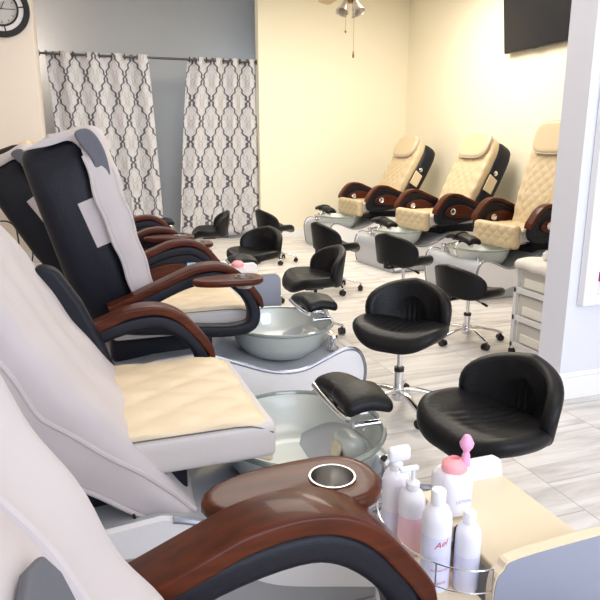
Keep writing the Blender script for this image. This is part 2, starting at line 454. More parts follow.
# ------------------------------------------------------------------ television
tv = empty('television', (5.12, 6.29, 2.81)); tag(tv, 'black flat television mounted high on the cream wall', 'television')
tilt = R(6)
def tvf(p): 
    x, y, z = p; return Vector((-.09 + x * math.cos(tilt) - z * math.sin(tilt) * 1 - .0, y, z * math.cos(tilt) + x * math.sin(tilt))) if False else Vector((-.10 + x * math.cos(tilt) + z * -math.sin(tilt), y, x * math.sin(tilt) * -1 + z * math.cos(tilt)))
MB().add(rbox((0, 0, 0), (.045, 1.12, .68), .01), tvf).link('housing', 'black', tv)
MB().add(box(-.0245, -.0225, -.545, .545, -.325, .325), tvf).link('screen', 'tv', tv)
MB().add(box(-.026, -.022, -.05, .05, -.352, -.336), tvf).link('sensor_bar', 'black', tv)
MB().add(box(-.08, 0, -.12, .12, -.12, .12)).link('wall_mount', 'black', tv)

# ------------------------------------------------------------------ ceiling fan
fan = empty('ceiling_fan', (2.62, 6.0, ZC)); tag(fan, 'ceiling fan with bell glass light shades and pull chains', 'ceiling fan')
FZ = -.745
MB().add(cyl((0, 0, 0), (0, 0, FZ), .014)).add(lathe([(.001, 0), (.07, -.001), (.06, -.05), (.02, -.07), (.001, -.07)], 24)).link('downrod', 'brass', fan)
MB().add(lathe([(.001, .08), (.06, .08), (.11, .04), (.12, 0), (.1, -.04), (.06, -.06), (.001, -.06)], 32, (0, 0, FZ))).link('motor', 'brass', fan)
for k in range(5):
    a = k * 2 * PI / 5 + R(20)
    pts = [(.17, -.045), (.62, -.07), (.655, -.05), (.665, 0), (.655, .05), (.62, .07), (.17, .045)]
    mb = MB(); mb.add(prism(pts, 'xy', -.004, .004), lambda p: Matrix.Rotation(a, 3, 'Z') @ (Matrix.Rotation(R(10), 3, 'X') @ p) + Vector((0, 0, FZ - .01)))
    bl = mb.link('blade', 'blade', fan, smooth=False)
    MB().add(box(.09, .22, -.02, .02, -.004, .004), lambda p: Matrix.Rotation(a, 3, 'Z') @ p + Vector((0, 0, FZ - .02))).link('bracket', 'brass', bl)
for k in range(4):
    a = k * PI / 2 + R(26)
    rot = Matrix.Rotation(a, 3, 'Z') @ Matrix.Rotation(R(-28), 3, 'Y')
    f = lambda p: rot @ p + Vector((.06 * math.cos(a), .06 * math.sin(a), FZ - .125))
    sh = MB().add(lathe([(.02, 0), (.026, -.02), (.034, -.05), (.05, -.095), (.062, -.115), (.059, -.115), (.046, -.094), (.03, -.05), (.02, -.02), (.016, -.002)], 20), f).link('lamp_shade', 'shade', fan)
    MB().add(cyl((0, 0, .02), (0, 0, -.03), .02), f).link('socket', 'brass', sh)
MB().add(lathe([(.001, 0), (.05, 0), (.06, -.03), (.04, -.07), (.001, -.08)], 24, (0, 0, FZ - .06))).link('light_fitter', 'brass', fan)
for (x, y, l, kn) in ((-.05, -.02, .26, 0), (.035, -.02, .44, 1)):
    mb = MB(); mb.add(cyl((x, y, FZ - .1), (x, y, FZ - .12 - l), .0018, 6))
    ch = mb.link('pull_chain', 'brass', fan)
    MB().add(lathe([(.001, 0), (.005, -.005), (.011, -.05), (.008, -.07), (.001, -.07)] if kn else [(.001, 0), (.01, -.008), (.012, -.015), (.001, -.03)], 12, (x, y, FZ - .12 - l))).link('chain_pull', 'brass', ch)

# ------------------------------------------------------------------ pedicure chair
ARM_TOP = [(-.30, .685), (-.20, .722), (-.116, .757), (.043, .822), (.10, .842), (.174, .85), (.24, .838), (.30, .80), (.355, .735), (.39, .685), (.408, .64)]
ARM_LOOP = [(-.30, .615), (-.2, .68), (-.1, .722), (.04, .78), (.17, .803), (.25, .785), (.32, .728), (.362, .66), (.372, .59), (.345, .545), (.25, .532), (.1, .545), (-.05, .57), (-.2, .585)]
def armrest(root, side, kind, tray, cup=True, sticker=False, dz=0):
    y0 = side * .40
    ARM_LOOP = [(x, z + dz) for x, z in globals()['ARM_LOOP']]; ARM_TOP = [(x, z + dz) for x, z in globals()['ARM_TOP']]
    sec = rrect(.078, .058, .018, y0)
    body = MB().add(sweep(spline([(p[0], 0, p[1]) for p in ARM_LOOP], 4, True) and [(q.x, q.z) for q in spline([(p[0], 0, p[1]) for p in ARM_LOOP], 4, True)], sec, True)).link('armrest', 'shell', root)
    pth = [(q.x, q.z) for q in spline([(p[0], 0, p[1]) for p in ARM_TOP], 4)]
    def wsec(t):
        h = .034 if t < .9 else .034 - .022 * (t - .9) / .1
        return rrect(.094, h, .007 if h > .03 else .0045, y0)
    MB().add(sweep(pth, wsec)).link('wood_top', 'wood', body)
    if kind == 'panel':
        pts = [(-.24, .60), (-.2, .68), (-.1, .725), (.04, .78), (.17, .80), (.25, .78), (.32, .725), (.36, .66), (.36, .58), (.3, .55), (.1, .55), (-.1, .58)]
        pts = [(q.x, q.z) for q in spline([(p[0], 0, p[1]) for p in pts], 3, True)]
        MB().add(prism(pts, 'xz', y0 - .03, y0 + .03)).link('side_fill', 'shell', body, bevel=.01)
        c = (.08, .66)
        pp = []
        for k in range(36):
            a = 2 * PI * k / 36; pp.append((c[0] + .21 * math.cos(a) * (1 if math.cos(a) > 0 else .95), c[1] + .075 * math.sin(a) + .03 * math.cos(a) * .4 - .02 * (math.cos(a) ** 2)))
        for sg in (-1, 1):
            ys = sorted((y0 + sg * .03, y0 + sg * .052))
            MB().add(prism(pp, 'xz', ys[0], ys[1])).link('wood_panel', 'wood', body, bevel=.008)
            d = MB()
            d.add(lathe([(.001, .0), (.030, 0), (.036, .006), (.036, .012), (.028, .016), (.022, .010), (.001, .010)], 24), lambda p: Vector((.20 + p.x, y0 + sg * (.052 + p.z), .665 + p.y)))
            d.link('dial', 'chrome', body)
    if sticker:
        MB().add(box(.18, .23, y0 - .056, y0 - .053, .70, .735)).link('sticker', 'blue', body)
    if tray:
        # pointed oval tray on the outer side
        cx, cy = .285, side * .515 if side > 0 else side * .58
        def rad(a):
            c_, s_ = math.cos(a), math.sin(a)
            rx = .085 if c_ > 0 else .235
            ry = .085
            return 1 / ((abs(c_) / rx) ** 2.2 + (abs(s_) / ry) ** 2.2) ** (1 / 2.2)
        n = 64; zt = .822; rc = .041
        V = []; F = []
        rows = [(rc, -.02, 0), (rc, 0, 0), (rc + .003, .0015, 0), (None, .0, -.016), (None, .004, -.009), (None, .004, -.003), (None, -.004, 0), (None, -.016, 0), (None, -.026, 0)]
        for k in range(n):
            a = 2 * PI * k / n; ro = rad(a)
            for (r_, dz, ins) in ((rc, -.022, 0), (rc, .0055, 0), (rc + .004, .006, 0), (ro, .006, -.022), (ro, .006, -.014), (ro, .005, -.005), (ro, 0, 0), (ro, -.014, 0), (ro, -.022, -.008), (rc, -.022, 0)):
                r2 = r_ + ins if r_ == ro else r_
                r2 = max(r2, rc + .002) if r_ == ro else r2
                V.append((cx + r2 * math.cos(a), cy + r2 * math.sin(a), zt + dz))
        nr = 10
        for k in range(n):
            j = (k + 1) % n
            for q in range(nr - 1): F.append((k * nr + q, j * nr + q, j * nr + q + 1, k * nr + q + 1))
        tr = link('tray', V, F, 'wood', body, angle=60)
        MB().add(lathe([(.001, -.045), (.033, -.045), (.036, -.04), (.040, .001), (.042, .007), (.042, .009), (.0385, .009), (.036, -.036), (.031, -.041), (.001, -.041)], 32, (cx, cy, zt))).link('cup_holder', 'steel', body)
    return body

def backrest(root, recl, style, flap=True, length=.93, bx=0):
    a = R(recl); P = Vector((-.03 + bx, 0, .57)); qs = style == 'quilt'
    up = Vector((-math.sin(a), 0, math.cos(a))); fw = Vector((math.cos(a), 0, math.sin(a)))
    def f(p): return P + fw * p.x + Vector((0, 1, 0)) * p.y + up * p.z
    # shell: side profile rounded slab (x depth, z length)
    def shape(p):
        t = p.z / length
        wsc = .9 + .14 * math.sin(PI * min(1, max(0, t)) * .9)
        if t > .8: wsc *= 1 - .22 * ((t - .8) / .2) ** 2
        d = p.x
        if t > .85: d = p.x + (-.0) * t
        if t < .3: d = -.12 + (p.x + .12) * (.75 + .25 * t / .3)
        return Vector((d, p.y * wsc, p.z))
    sh = MB().add(rbox((-.215 if qs else -.19, 0, length / 2), (.23 if qs else .28, .64, length), .075, (3, 6, 10)), lambda p: f(shape(p))).link('backrest', 'shell', root)
    def q(u, v, w_, nn):
        if nn.x < .5: return 0
        if abs(v) < .62 and style != 'plain': return quilt(v * 2.4, w_ * 4.2, .013) + .004
        return .004 * math.sin(w_ * 23 + v * 3)
    MB().add(rbox((-.06 if qs else -.035, 0, length / 2 + .01), (.13 if qs else .08, .60, length - .02), .05 if qs else .03, (3, 36, 50), q), lambda p: f(shape(p))).link('back_cushion', 'cream_dark' if qs else 'cream', sh)
    if style == 'quilt':
        # head pillow, octagon with piping
        def ol(t):
            return sup(t, .17, .255, 3.4)
        V, F = padmesh(ol, .075, .035, 8, 40, lambda x, y, s: 0)
        g = lambda p: f(Vector((.03 + p.z, p.y, length - .13 + p.x)))
        MB().add((V, F), g).link('head_pillow', 'cream_dark', sh)
        ring = [g(Vector((ol(t) * math.cos(t) * .985, ol(t) * math.sin(t) * .985, .018))) for t in [2 * PI * k / 40 for k in range(40)]]
        MB().add(tube(ring, .007, 6, True)).link('piping', 'greyvinyl', sh)
    if flap:
        for sg in (-1, 1):
            m_ = 'cream' if style == 'quilt' else 'cover'
            pts = [(-.235, .42), (-.10, .42), (-.10, .62), (-.235, .60)] if qs else [(-.15, .435), (-.03, .45), (-.03, .66), (-.165, .645)]
            V, F = prism(pts, 'xz', .334 * sg * 1 - .006, .334 * sg + .006)
            MB().add((V, F), lambda p: f(p)).link('side_flap', m_, sh, bevel=.004)
            if qs: MB().add(lathe([(.001, 0), (.024, 0), (.03, .012), (.018, .022), (.001, .024)], 16), lambda p: f(Vector((-.17 + p.x, sg * (.325 + p.z), .66 + p.y)))).link('speaker_cap', 'chrome', sh)
    return f

def side_profile():
    P = [(.10, .43), (.17, .411), (.29, .361), (.42, .309), (.52, .286), (.63, .289), (.74, .33), (.82, .362), (.87, .373), (.92, .362), (.955, .32), (.972, .25), (.965, .16), (.95, .06), (.94, .02)]
    return [(q.x, q.z) for q in spline([(p[0], 0, p[1]) for p in P], 4)]
def spa_base(root, lit=False):
    top = side_profile()
    body = [(-.42, .02), (-.42, .30), (-.36, .36), (-.1, .40)] + [(x, z - .022) for x, z in top]
    bs = MB().add(prism(list(reversed(body)), 'xz', -.40, .40)).link('base', 'basegrey', root, bevel=.012)
    low = [(q.x, q.z) for q in spline([(p[0], 0, p[1]) for p in [(.93, .03), (.8, .045), (.62, .09), (.44, .14), (.34, .19), (.25, .25), (.17, .30), (.05, .33), (-.1, .34), (-.30, .33)]], 4)]
    sw = [(-.30, .385), (-.1, .415)] + top + low
    for sg in (-1, 1):
        ys = sorted((sg * .40, sg * .425))
        sp_ = MB().add(prism(list(reversed(sw)), 'xz', ys[0], ys[1])).link('side_panel', 'basewhite', bs, smooth=False)
        MB().add(tube([(x, sg * .42, z) for x, z in top[2:]], .011, 8)).link('edge_trim', 'trim', sp_)
    lowr = [(-.40, .0), (-.40, .05), (.2, .05), (.9, .04), (.9, 0)]
    MB().add(prism(list(reversed(lowr)), 'xz', -.37, .37)).link('plinth', 'black', bs)
    # pedestal under the seat
    MB().add(rbox((-.05, 0, .45), (.5, .5, .16), .03)).link('pedestal', 'shell', bs)
    # bowl
    prof = [(.001, .255), (.16, .26), (.215, .28), (.255, .34), (.275, .405), (.285, .43), (.278, .433), (.262, .40), (.24, .34), (.20, .298), (.14, .285), (.001, .282)]
    bw = MB().add(lathe(prof, 56, (.64, 0, 0), 1.02, 1.1)).link('basin', 'bowl', root)
    P = [(.64 + .284 * 1.02 * math.cos(t), .284 * 1.1 * math.sin(t), .432) for t in [2 * PI * k / 56 for k in range(56)]]
    MB().add(tube(P, .010, 8, True)).link('rim', 'rim', bw)
    # jet cover in the bowl near the front edge
    MB().add(rbox((0, 0, 0), (.10, .15, .09), .04), lambda p: Vector((.82 + p.x, -.03 + p.y, .345 + p.z - p.x * .2))).link('jet_cover', 'bowl', bw)
    MB().add(cyl((.765, -.04, .34), (.755, -.04, .343), .03, 20)).link('jet_nozzle', 'tabletop', bw)
    if lit:
        MB().add(rbox((.63, .268, .375), (.05, .012, .06), .005)).link('basin_light', 'led', bw)
    # footrest: chrome bracket and two-lobed pad
    fr = MB().add(tube(spline([(.90, .02, .36), (.93, .02, .42), (.90, .02, .485), (.80, .02, .498)], 5), .014, 10))
    fr.add(tube(spline([(.755, .17, .508), (.75, .08, .505), (.75, -.08, .50), (.76, -.14, .498)], 5), .012, 10)).add(rbox((.80, .0, .495), (.10, .05, .012), .004))
    fr.add(rbox((.83, 0, .497), (.05, .22, .02), .006)).add(cyl((.83, .14, .475), (.83, .10, .475), .02)).add(cyl((.80, -.1, .45), (.90, -.1, .45), .012))
    fr = fr.link('footrest', 'chrome', root)
    def bend(p):
        return Vector((.83 + p.x, p.y, .535 + p.z - p.y * p.y * .8 + (.010 * math.cos(p.x * 30))))
    MB().add(rbox((0, .05, 0), (.15, .30, .06), .029, (4, 8, 2)), bend).link('footrest_pad', 'leather', fr)
    MB().add(rbox((0.006, -.085, .020), (.18, .16, .052), .024, (4, 6, 2)), bend).link('footrest_flap', 'leather', fr)
    # faucet knob
    MB().add(lathe([(.001, 0), (.034, 0), (.034, .02), (.024, .026), (.024, .06), (.031, .066), (.028, .08), (.001, .08)], 24, (.83, -.31, .345))).link('faucet_knob', 'chrome', bs)
    MB().add(lathe([(.001, 0), (.02, 0), (.016, .03), (.001, .034)], 16, (.85, .26, .345))).link('faucet_knob', 'chrome', bs)

def seat(root, flapdown, front=.40):
    x0 = -.28; zt = .63
    def q(u, v, w_, nn):
        if nn.z > .5: return quilt((u + 1) * 1.6, v * 1.9, .008)
        return 0
    V, F = rbox(((x0 + front) / 2, 0, zt - .065), (front - x0, .61, .13), .022, (30, 34, 2), q)
    def f(p):
        if p.x > front - .12: p = p + Vector((0, 0, -((p.x - (front - .12)) / .12) ** 2.5 * .035))
        return p
    s = MB().add((V, F), f).link('seat', 'cream_dark' if flapdown else 'cream', root)
    MB().add(rbox(((x0 + front) / 2, 0, zt - .077), (front - x0 + .012, .622, .112), .02)).link('seat_side_band', 'greyvinyl', s)
    pts = [(x, .343, .598) for x in ()]
    c = [(front - .03, -.308), (front - .006, -.31), (front + .003, -.29), (front + .003, .29), (front - .006, .31), (front - .03, .308)]
    P = [(x0, -.308, .609)] + [(x, y, .609 - max(0, (x - front + .12) / .12) ** 2.5 * .035) for x, y in [(front - .12, -.308), (front - .07, -.308)] + c + [(front - .07, .308), (front - .12, .308)]] + [(x0, .308, .609)]
    MB().add(tube(P, .0024, 6)).link('piping', 'lining', s)
    MB().add(rbox((.02, 0, .50), (.52, .52, .06), .02)).link('seat_frame', 'black', root)
    for sg in (-1, 1):
        MB().add(cyl((.30, sg * .24, .53), (.36, sg * .24, .47), .008)).add(cyl((.36, sg * .24, .47), (.24, sg * .24, .48), .008)).link('seat_bracket', 'steel', root)
    if flapdown:
        def q2(u, v, w_, nn):
            if nn.x > .5: return quilt(v * 2.4, w_ * 1.1, .010)
            return 0
        MB().add(rbox((front + .035, 0, .545), (.10, .63, .235), .045, (3, 44, 24), q2)).link('leg_pad', 'cream_dark', root)
        MB().add(cyl((front - .05, 0, .5), (front - .05, 0, .42), .03)).link('leg_pad_arm', 'black', root)

def cover_mesh(root_loc, recl, name_label, wrap=.10, length=.93, puff=.0, low=.0, seed=0, lining=False, top_over=-.03, bx=0, slim=1.0, groups='draped chair covers'):
    a = R(recl); P = Vector((-.03 + bx, 0, .57))
    up = Vector((-math.sin(a), 0, math.cos(a))); fw = Vector((math.cos(a), 0, math.sin(a)))
    root = empty('chair_cover', root_loc); tag(root, name_label, 'chair cover', groups)
    def f(x, y, z): return P + fw * x + Vector((0, y, 0)) + up * z
    rnd = random.Random(seed); ph = [rnd.uniform(0, 6) for _ in range(8)]
    def halfw(t):
        ws = .9 + .14 * math.sin(PI * min(1, max(0, t)) * .9)
        if t > .8: ws *= 1 - .22 * ((t - .8) / .2) ** 2
        return (.33 * ws + .012) * slim
    nu, nv = 56, 60
    V = []; F = []
    xf = .030 + puff
    Ltot = (length - low) + .26 + top_over
    for j in range(nv + 1):
        d = Ltot * j / nv
        for i in range(nu + 1):
            u = -1 + 2 * i / nu
            t = min(1, (low + d) / length)
            hw = halfw(t)
            # across: side wrap | rounded corner | front
            W = hw + wrap_at(wrap, t, seed); s = u * W
            sa = abs(s); rc = .05
            if sa < hw - rc: y = sa; x = xf
            elif sa < hw - rc + rc * PI / 2:
                an = (sa - hw + rc) / rc; y = hw - rc + rc * math.sin(an); x = xf - rc + rc * math.cos(an)
            else: y = hw; x = xf - rc - (sa - (hw - rc + rc * PI / 2))
            y = math.copysign(y, s)
            # up the front, over the top and down the back
            z = low + d
            fold = .010 * math.sin(9 * s + ph[0] + 5 * d) + .008 * math.sin(23 * s + ph[1] + 3 * math.sin(4 * d)) + .004 * math.sin(31 * d + ph[2] + 8 * s)
            if seed == 1: x = x + .13 * max(0, 1 - (z + .25) / .50) ** 1.1 * .45
            if seed == 1: fold *= .5
            if seed == 0: fold += .012 * math.sin(14 * s + 2.5 * d + 1)
            if z <= length - .04: pt = (x + fold, y + math.copysign(fold * .8, y) * (sa > hw - rc), z)
            else:
                e = z - (length - .04); rr = .06
                if e < rr * PI / 2: an = e / rr; zz = length - .04 + rr * math.sin(an); xx = -rr + rr * math.cos(an)
                else: zz = length - .04 + rr; xx = -rr - (e - rr * PI / 2)
                if xx < -.30: zz -= (-.30 - xx); xx = -.30 - .012
                k = max(0, (sa - hw + rc) / .2); 
                pt = (x + xx + fold * .5, y, zz - k * .08 + fold)
            V.append(f(*pt))
    for j in range(nv):
        for i in range(nu):
            q = j * (nu + 1) + i; F.append((q, q + nu + 1, q + nu + 2, q + 1))
    cl_ = link('cloth', V, F, 'cover', root, solid=.008, angle=180)
    # piping along both hem edges of the front
    for i in (0, nu):
        MB().add(tube([V[j * (nu + 1) + i] for j in range(0, nv - 16)], .009, 8)).link('piping', 'cover', cl_)
    for yy in (-1, 1):
        line = []
        for j in range(0, nv - 20):
            q = V[j * (nu + 1) + int(nu / 2 + yy * nu * (.36 if seed else .15))]; line.append(q)
        MB().add(tube([v + fw * .004 for v in line], .0085, 8)).link('seam_piping', 'cover', cl_)
    if seed == 0:
        pts = [(-.30, .30), (-.005, .36), (.02, .42), (.012, .45), (.03, .48), (.028, .50), (.042, .525), (.035, .55), (.0, .565), (-.30, .58)]
        mb = MB(); mb.add(prism(pts, 'yz', .076, .086), lambda p: f(p.x, p.y, p.z)); mb.link('lining', 'lining', root, bevel=.004)
    if lining:
        for sg in (-1, 1):
            pts = [(-.075, .935), (-.01, .93), (.02, .83), (.0, .69), (-.055, .655), (-.062, .71), (-.045, .80), (-.07, .88)]
            pts = [(q.x, q.z) for q in spline([(p[0], 0, p[1]) for p in pts], 4, True)]
            mb = MB(); mb.add(prism(pts, 'xz', min(sg * .30, sg * .345), max(sg * .30, sg * .345)), lambda p: f(p.x, p.y, p.z))
            mb.link('lining', 'lining', root, bevel=.008)
    return root
def wrap_at(wrap, t, seed):
    if seed == 1: return .09 + .13 * max(0, min(1, (t + .2) / .45))
    if seed == 2: return .065 + .05 * max(0, t - .5)
    return wrap

def pedicure_chair(loc, rz, recl, label, arms, style='plain', flapdown=False, lit=False, group=None, front=.40, bx=0, length=.93, dz=0):
    r = empty('pedicure_chair', loc, rz); tag(r, label, 'chair', group)
    spa_base(r, lit); seat(r, flapdown, front)
    backrest(r, recl, style, bx=bx, length=length)
    for (side, kind, tray, st) in arms: armrest(r, side, kind, tray, sticker=st, dz=dz)
    return r
LG = 'pedicure spa chairs along the left'
RG = 'pedicure spa chairs along the back right wall'
U = [(.105, .42), (.05, 1.95), (.40, 3.28), (.34, 4.70), (.10, 6.05), (.12, 7.45)]
RC = [26, 30, 15, 29, 20, 20]
BX = [.045, .02, -.04, -.15, -.1, -.1]
pedicure_chair((U[0][0], U[0][1], 0), 0, RC[0], bx=BX[0], label='nearest pedicure chair with glossy wood arm and cup holder at bottom of picture', arms=[(1, 'open', True, False)], group=LG)
pedicure_chair((U[1][0], U[1][1], 0), 0, RC[1], bx=BX[1], label='second pedicure chair with open cream quilted seat behind the front wood arm', arms=[(1, 'open', False, False)], group=LG, dz=-.045, front=.45)
pedicure_chair((U[2][0], U[2][1], 0), 0, RC[2], bx=BX[2], label='third pedicure chair with big dark backrest, white side flap and oval wood tray', arms=[(-1, 'open', True, False), (1, 'panel', True, True)], lit=True, group=LG)
pedicure_chair((U[3][0], U[3][1], 0), 0, RC[3], bx=BX[3], label='fourth pedicure chair whose dark backrest peeks out left of the third', arms=[(-1, 'panel', True, False), (1, 'panel', False, False)], group=LG)
pedicure_chair((U[4][0], U[4][1], 0), 0, RC[4], bx=BX[4], label='fifth pedicure chair of the left row with small wood arm and footrest pad', arms=[(-1, 'panel', True, False), (1, 'panel', False, False)], group=LG)
pedicure_chair((U[5][0], U[5][1], 0), 0, RC[5], bx=BX[5], label='last pedicure chair of the left row, its footrest pad small before the left curtain', arms=[(-1, 'panel', False, False), (1, 'panel', False, False)], group=LG)
def wing():
    r = bpy.data.objects['pedicure_chair.001']
    P = [(-.22, .98), (-.18, 1.01), (-.13, .99), (-.06, .87), (.0, .72), (.04, .60), (-.14, .58)]
    MB().add(prism(list(reversed(P)), 'xz', .30, .37)).link('side_wing', 'shell', r, bevel=.02)
wing()
cover_mesh((U[0][0], U[0][1], 0), RC[0], 'ivory fabric cover filling the bottom left corner, on the nearest chair back', wrap=.22, seed=0, puff=.02, bx=BX[0], low=-.05)
cover_mesh((U[1][0], U[1][1], 0), RC[1], 'pale fabric cover with piping on the second chair back, beside the cream seat', wrap=.22, seed=1, puff=.01, slim=1.1, bx=BX[1], low=-.27)
cover_mesh((U[2][0], U[2][1], 0), RC[2], 'pale cover with grey lining draped over the big dark third chair back', wrap=.10, seed=2, lining=True, bx=BX[2])
cover_mesh((U[3][0], U[3][1], 0), RC[3], 'pale cover on the chair back at the left picture edge below the clock', wrap=.06, seed=3, lining=True, bx=BX[3])

pedicure_chair((4.34, 5.25, 0), PI + R(3), 18, 'cream quilted pedicure chair with wood arms, partly hidden by the white wall end', [(-1, 'panel', False, False), (1, 'panel', False, False)], 'quilt', True, group=RG, length=1.07, bx=.10)
pedicure_chair((4.20, 6.70, 0), PI + R(5), 28, 'cream quilted pedicure chair in the middle of the far right row', [(-1, 'panel', False, False), (1, 'panel', False, False)], 'quilt', True, group=RG, length=1.05)
pedicure_chair((4.13, 8.35, 0), PI + R(4), 30, 'cream quilted pedicure chair nearest the back corner of the cream walls', [(-1, 'panel', False, False), (1, 'panel', False, False)], 'quilt', True, group=RG, length=1.05)

# ------------------------------------------------------------------ rolling stools
def make_stool(seat_h=.40):
    r = empty('rolling_stool', (0, 0, 0)); tag(r, 'x', 'stool', 'black leather rolling stools')
    def ol(a):
        rr = sup(a, .20, .25, 2.5)
        return rr * (1 - .06 * math.exp(-((a if a < PI else a - 2 * PI) / .5) ** 2))
    def top(x, y, s):
        z = .55 * y * y * 1.2 - .9 * max(0, -x - .02) * 0 + .25 * x * x
        if x > .08: z -= (x - .08) ** 2 * 4
        if s > .5 and abs(y) < .13 and x < .12:
            fade = (1 - (abs(y) / .13) ** 2) * min(1, (.12 - x) / .06)
            z += .0035 * math.sin(y * 170 + 20 * x) * fade - .008 * fade
        return z
    MB().add(padmesh(ol, .075, .036, 18, 72, top), lambda p: Vector((p.x + .01, p.y, seat_h + .035 + p.z))).link('seat', 'leather', r)
    # wrap-around back
    def olb(a):
        v = sup(a, .135, .30, 2.7)
        return v
    def topb(x, y, s):
        z = 0
        d = (y / .11) ** 2 + ((x + .07) / .10) ** 2
        if s > .5:
            z -= .014 * max(0, 1 - d * .8)
            if d < 1: z += .0025 * math.sin(y * 190) * (1 - d)
        return z
    Rb = .255
    def bendb(p):
        # p.x -> height, p.y -> arc, p.z -> thickness towards the sitter
        th = p.y / Rb * .92; rr = Rb - p.z * 1 + p.x * .12
        return Vector((.055 - rr * math.cos(th), rr * math.sin(th), seat_h + .16 + p.x - abs(p.y) * .17))
    MB().add(padmesh(olb, .055, .027, 18, 72, topb), bendb).link('backrest', 'leather', r)
    MB().add(box(-.21, -.02, -.03, .03, seat_h - .012, seat_h - .004)).add(rbox((-.21, 0, seat_h + .04), (.01, .06, .1), .004)).link('back_bracket', 'black', r)
    MB().add(rbox((0, 0, seat_h - .01), (.14, .12, .018), .005)).add(cyl((.0, .0, seat_h - .015), (-.02, -.15, seat_h - .03), .004)).add(cyl((-.02, -.15, seat_h - .03), (-.026, -.2, seat_h - .04), .009, 10, .011)).link('height_lever', 'black', r)
    MB().add(cyl((0, 0, .22), (0, 0, seat_h - .01), .013, 16)).add(cyl((0, 0, .10), (0, 0, .235), .024, 20)).link('gas_lift', 'chrome', r)
    MB().add(cyl((0, 0, .222), (0, 0, .245), .027, 20)).link('lift_collar', 'black', r)
    b_ = MB().add(lathe([(.001, .06), (.03, .06), (.036, .07), (.036, .12), (.028, .13), (.001, .13)], 20))
    for k in range(5):
        a = 2 * PI * k / 5
        rot = Matrix.Rotation(a, 3, 'Z')
        pth = [(q.x, q.z) for q in spline([(.02, 0, .112), (.09, 0, .115), (.18, 0, .095), (.245, 0, .075), (.262, 0, .066)], 4)]
        b_.add(sweep(pth, lambda t: rrect(.036 - .014 * t, .022 - .006 * t, .006)), lambda p: rot @ p)
    b_.link('star_base', 'chrome', r)
    for k in range(5):
        a = 2 * PI * k / 5 + .001; c = Vector((.25 * math.cos(a), .25 * math.sin(a), .027)); t = Vector((-math.sin(a + .5 * k), math.cos(a + .5 * k), 0))
        mb = MB().add(cyl(c - t * .022, c - t * .006, .026, 18)).add(cyl(c + t * .006, c + t * .022, .026, 18))
        mb.add(rbox(c + Vector((0, 0, .018)), (.03, .03, .02), .006)).add(cyl(c, c + Vector((0, 0, .05)), .006))
        mb.link('caster', 'black', r)
    return r
st0 = make_stool()
spots = [
    (1.33, 1.77, 186, .94, 'black leather rolling stool in the right foreground, above the side table'),
    (1.565, 2.84, 222, 1, 'black leather rolling stool in the picture centre with five-star chrome base in view'),
    (2.64, 3.80, 12, .85, 'black rolling stool seen from behind beside the white drawer trolley'),
    (1.58, 4.22, 180, 1, 'black rolling stool left of centre, behind the blue-lit basin'),
    (1.48, 5.45, 215, .98, 'black rolling stool in front of the yellow wall corner, behind the grey panel'),
    (1.38, 7.0, 172, 1, 'black rolling stool in front of the right curtain'),
    (2.27, 7.35, 10, .95, 'black rolling stool at the yellow wall end with chrome casters showing'),
    (2.36, 5.65, 8, 1, 'black rolling stool left of the middle basin on the far side'),
    (2.62, 4.75, 18, 1, 'black rolling stool seen from behind in front of the middle far spa base'),
]
for i, (x, y, rz, dz, lab) in enumerate(spots):
    o = st0 if i == 0 else copy_tree(st0)
    o.location = (x, y, 0); o.rotation_euler = (0, 0, R(rz)); o['label'] = lab; o.scale = (1, 1, dz)
    if i in (0, 1):
        for ch in o.children:
            if ch.name.startswith(('star_base', 'caster')): ch.rotation_euler.z = R((-32, -25)[i])

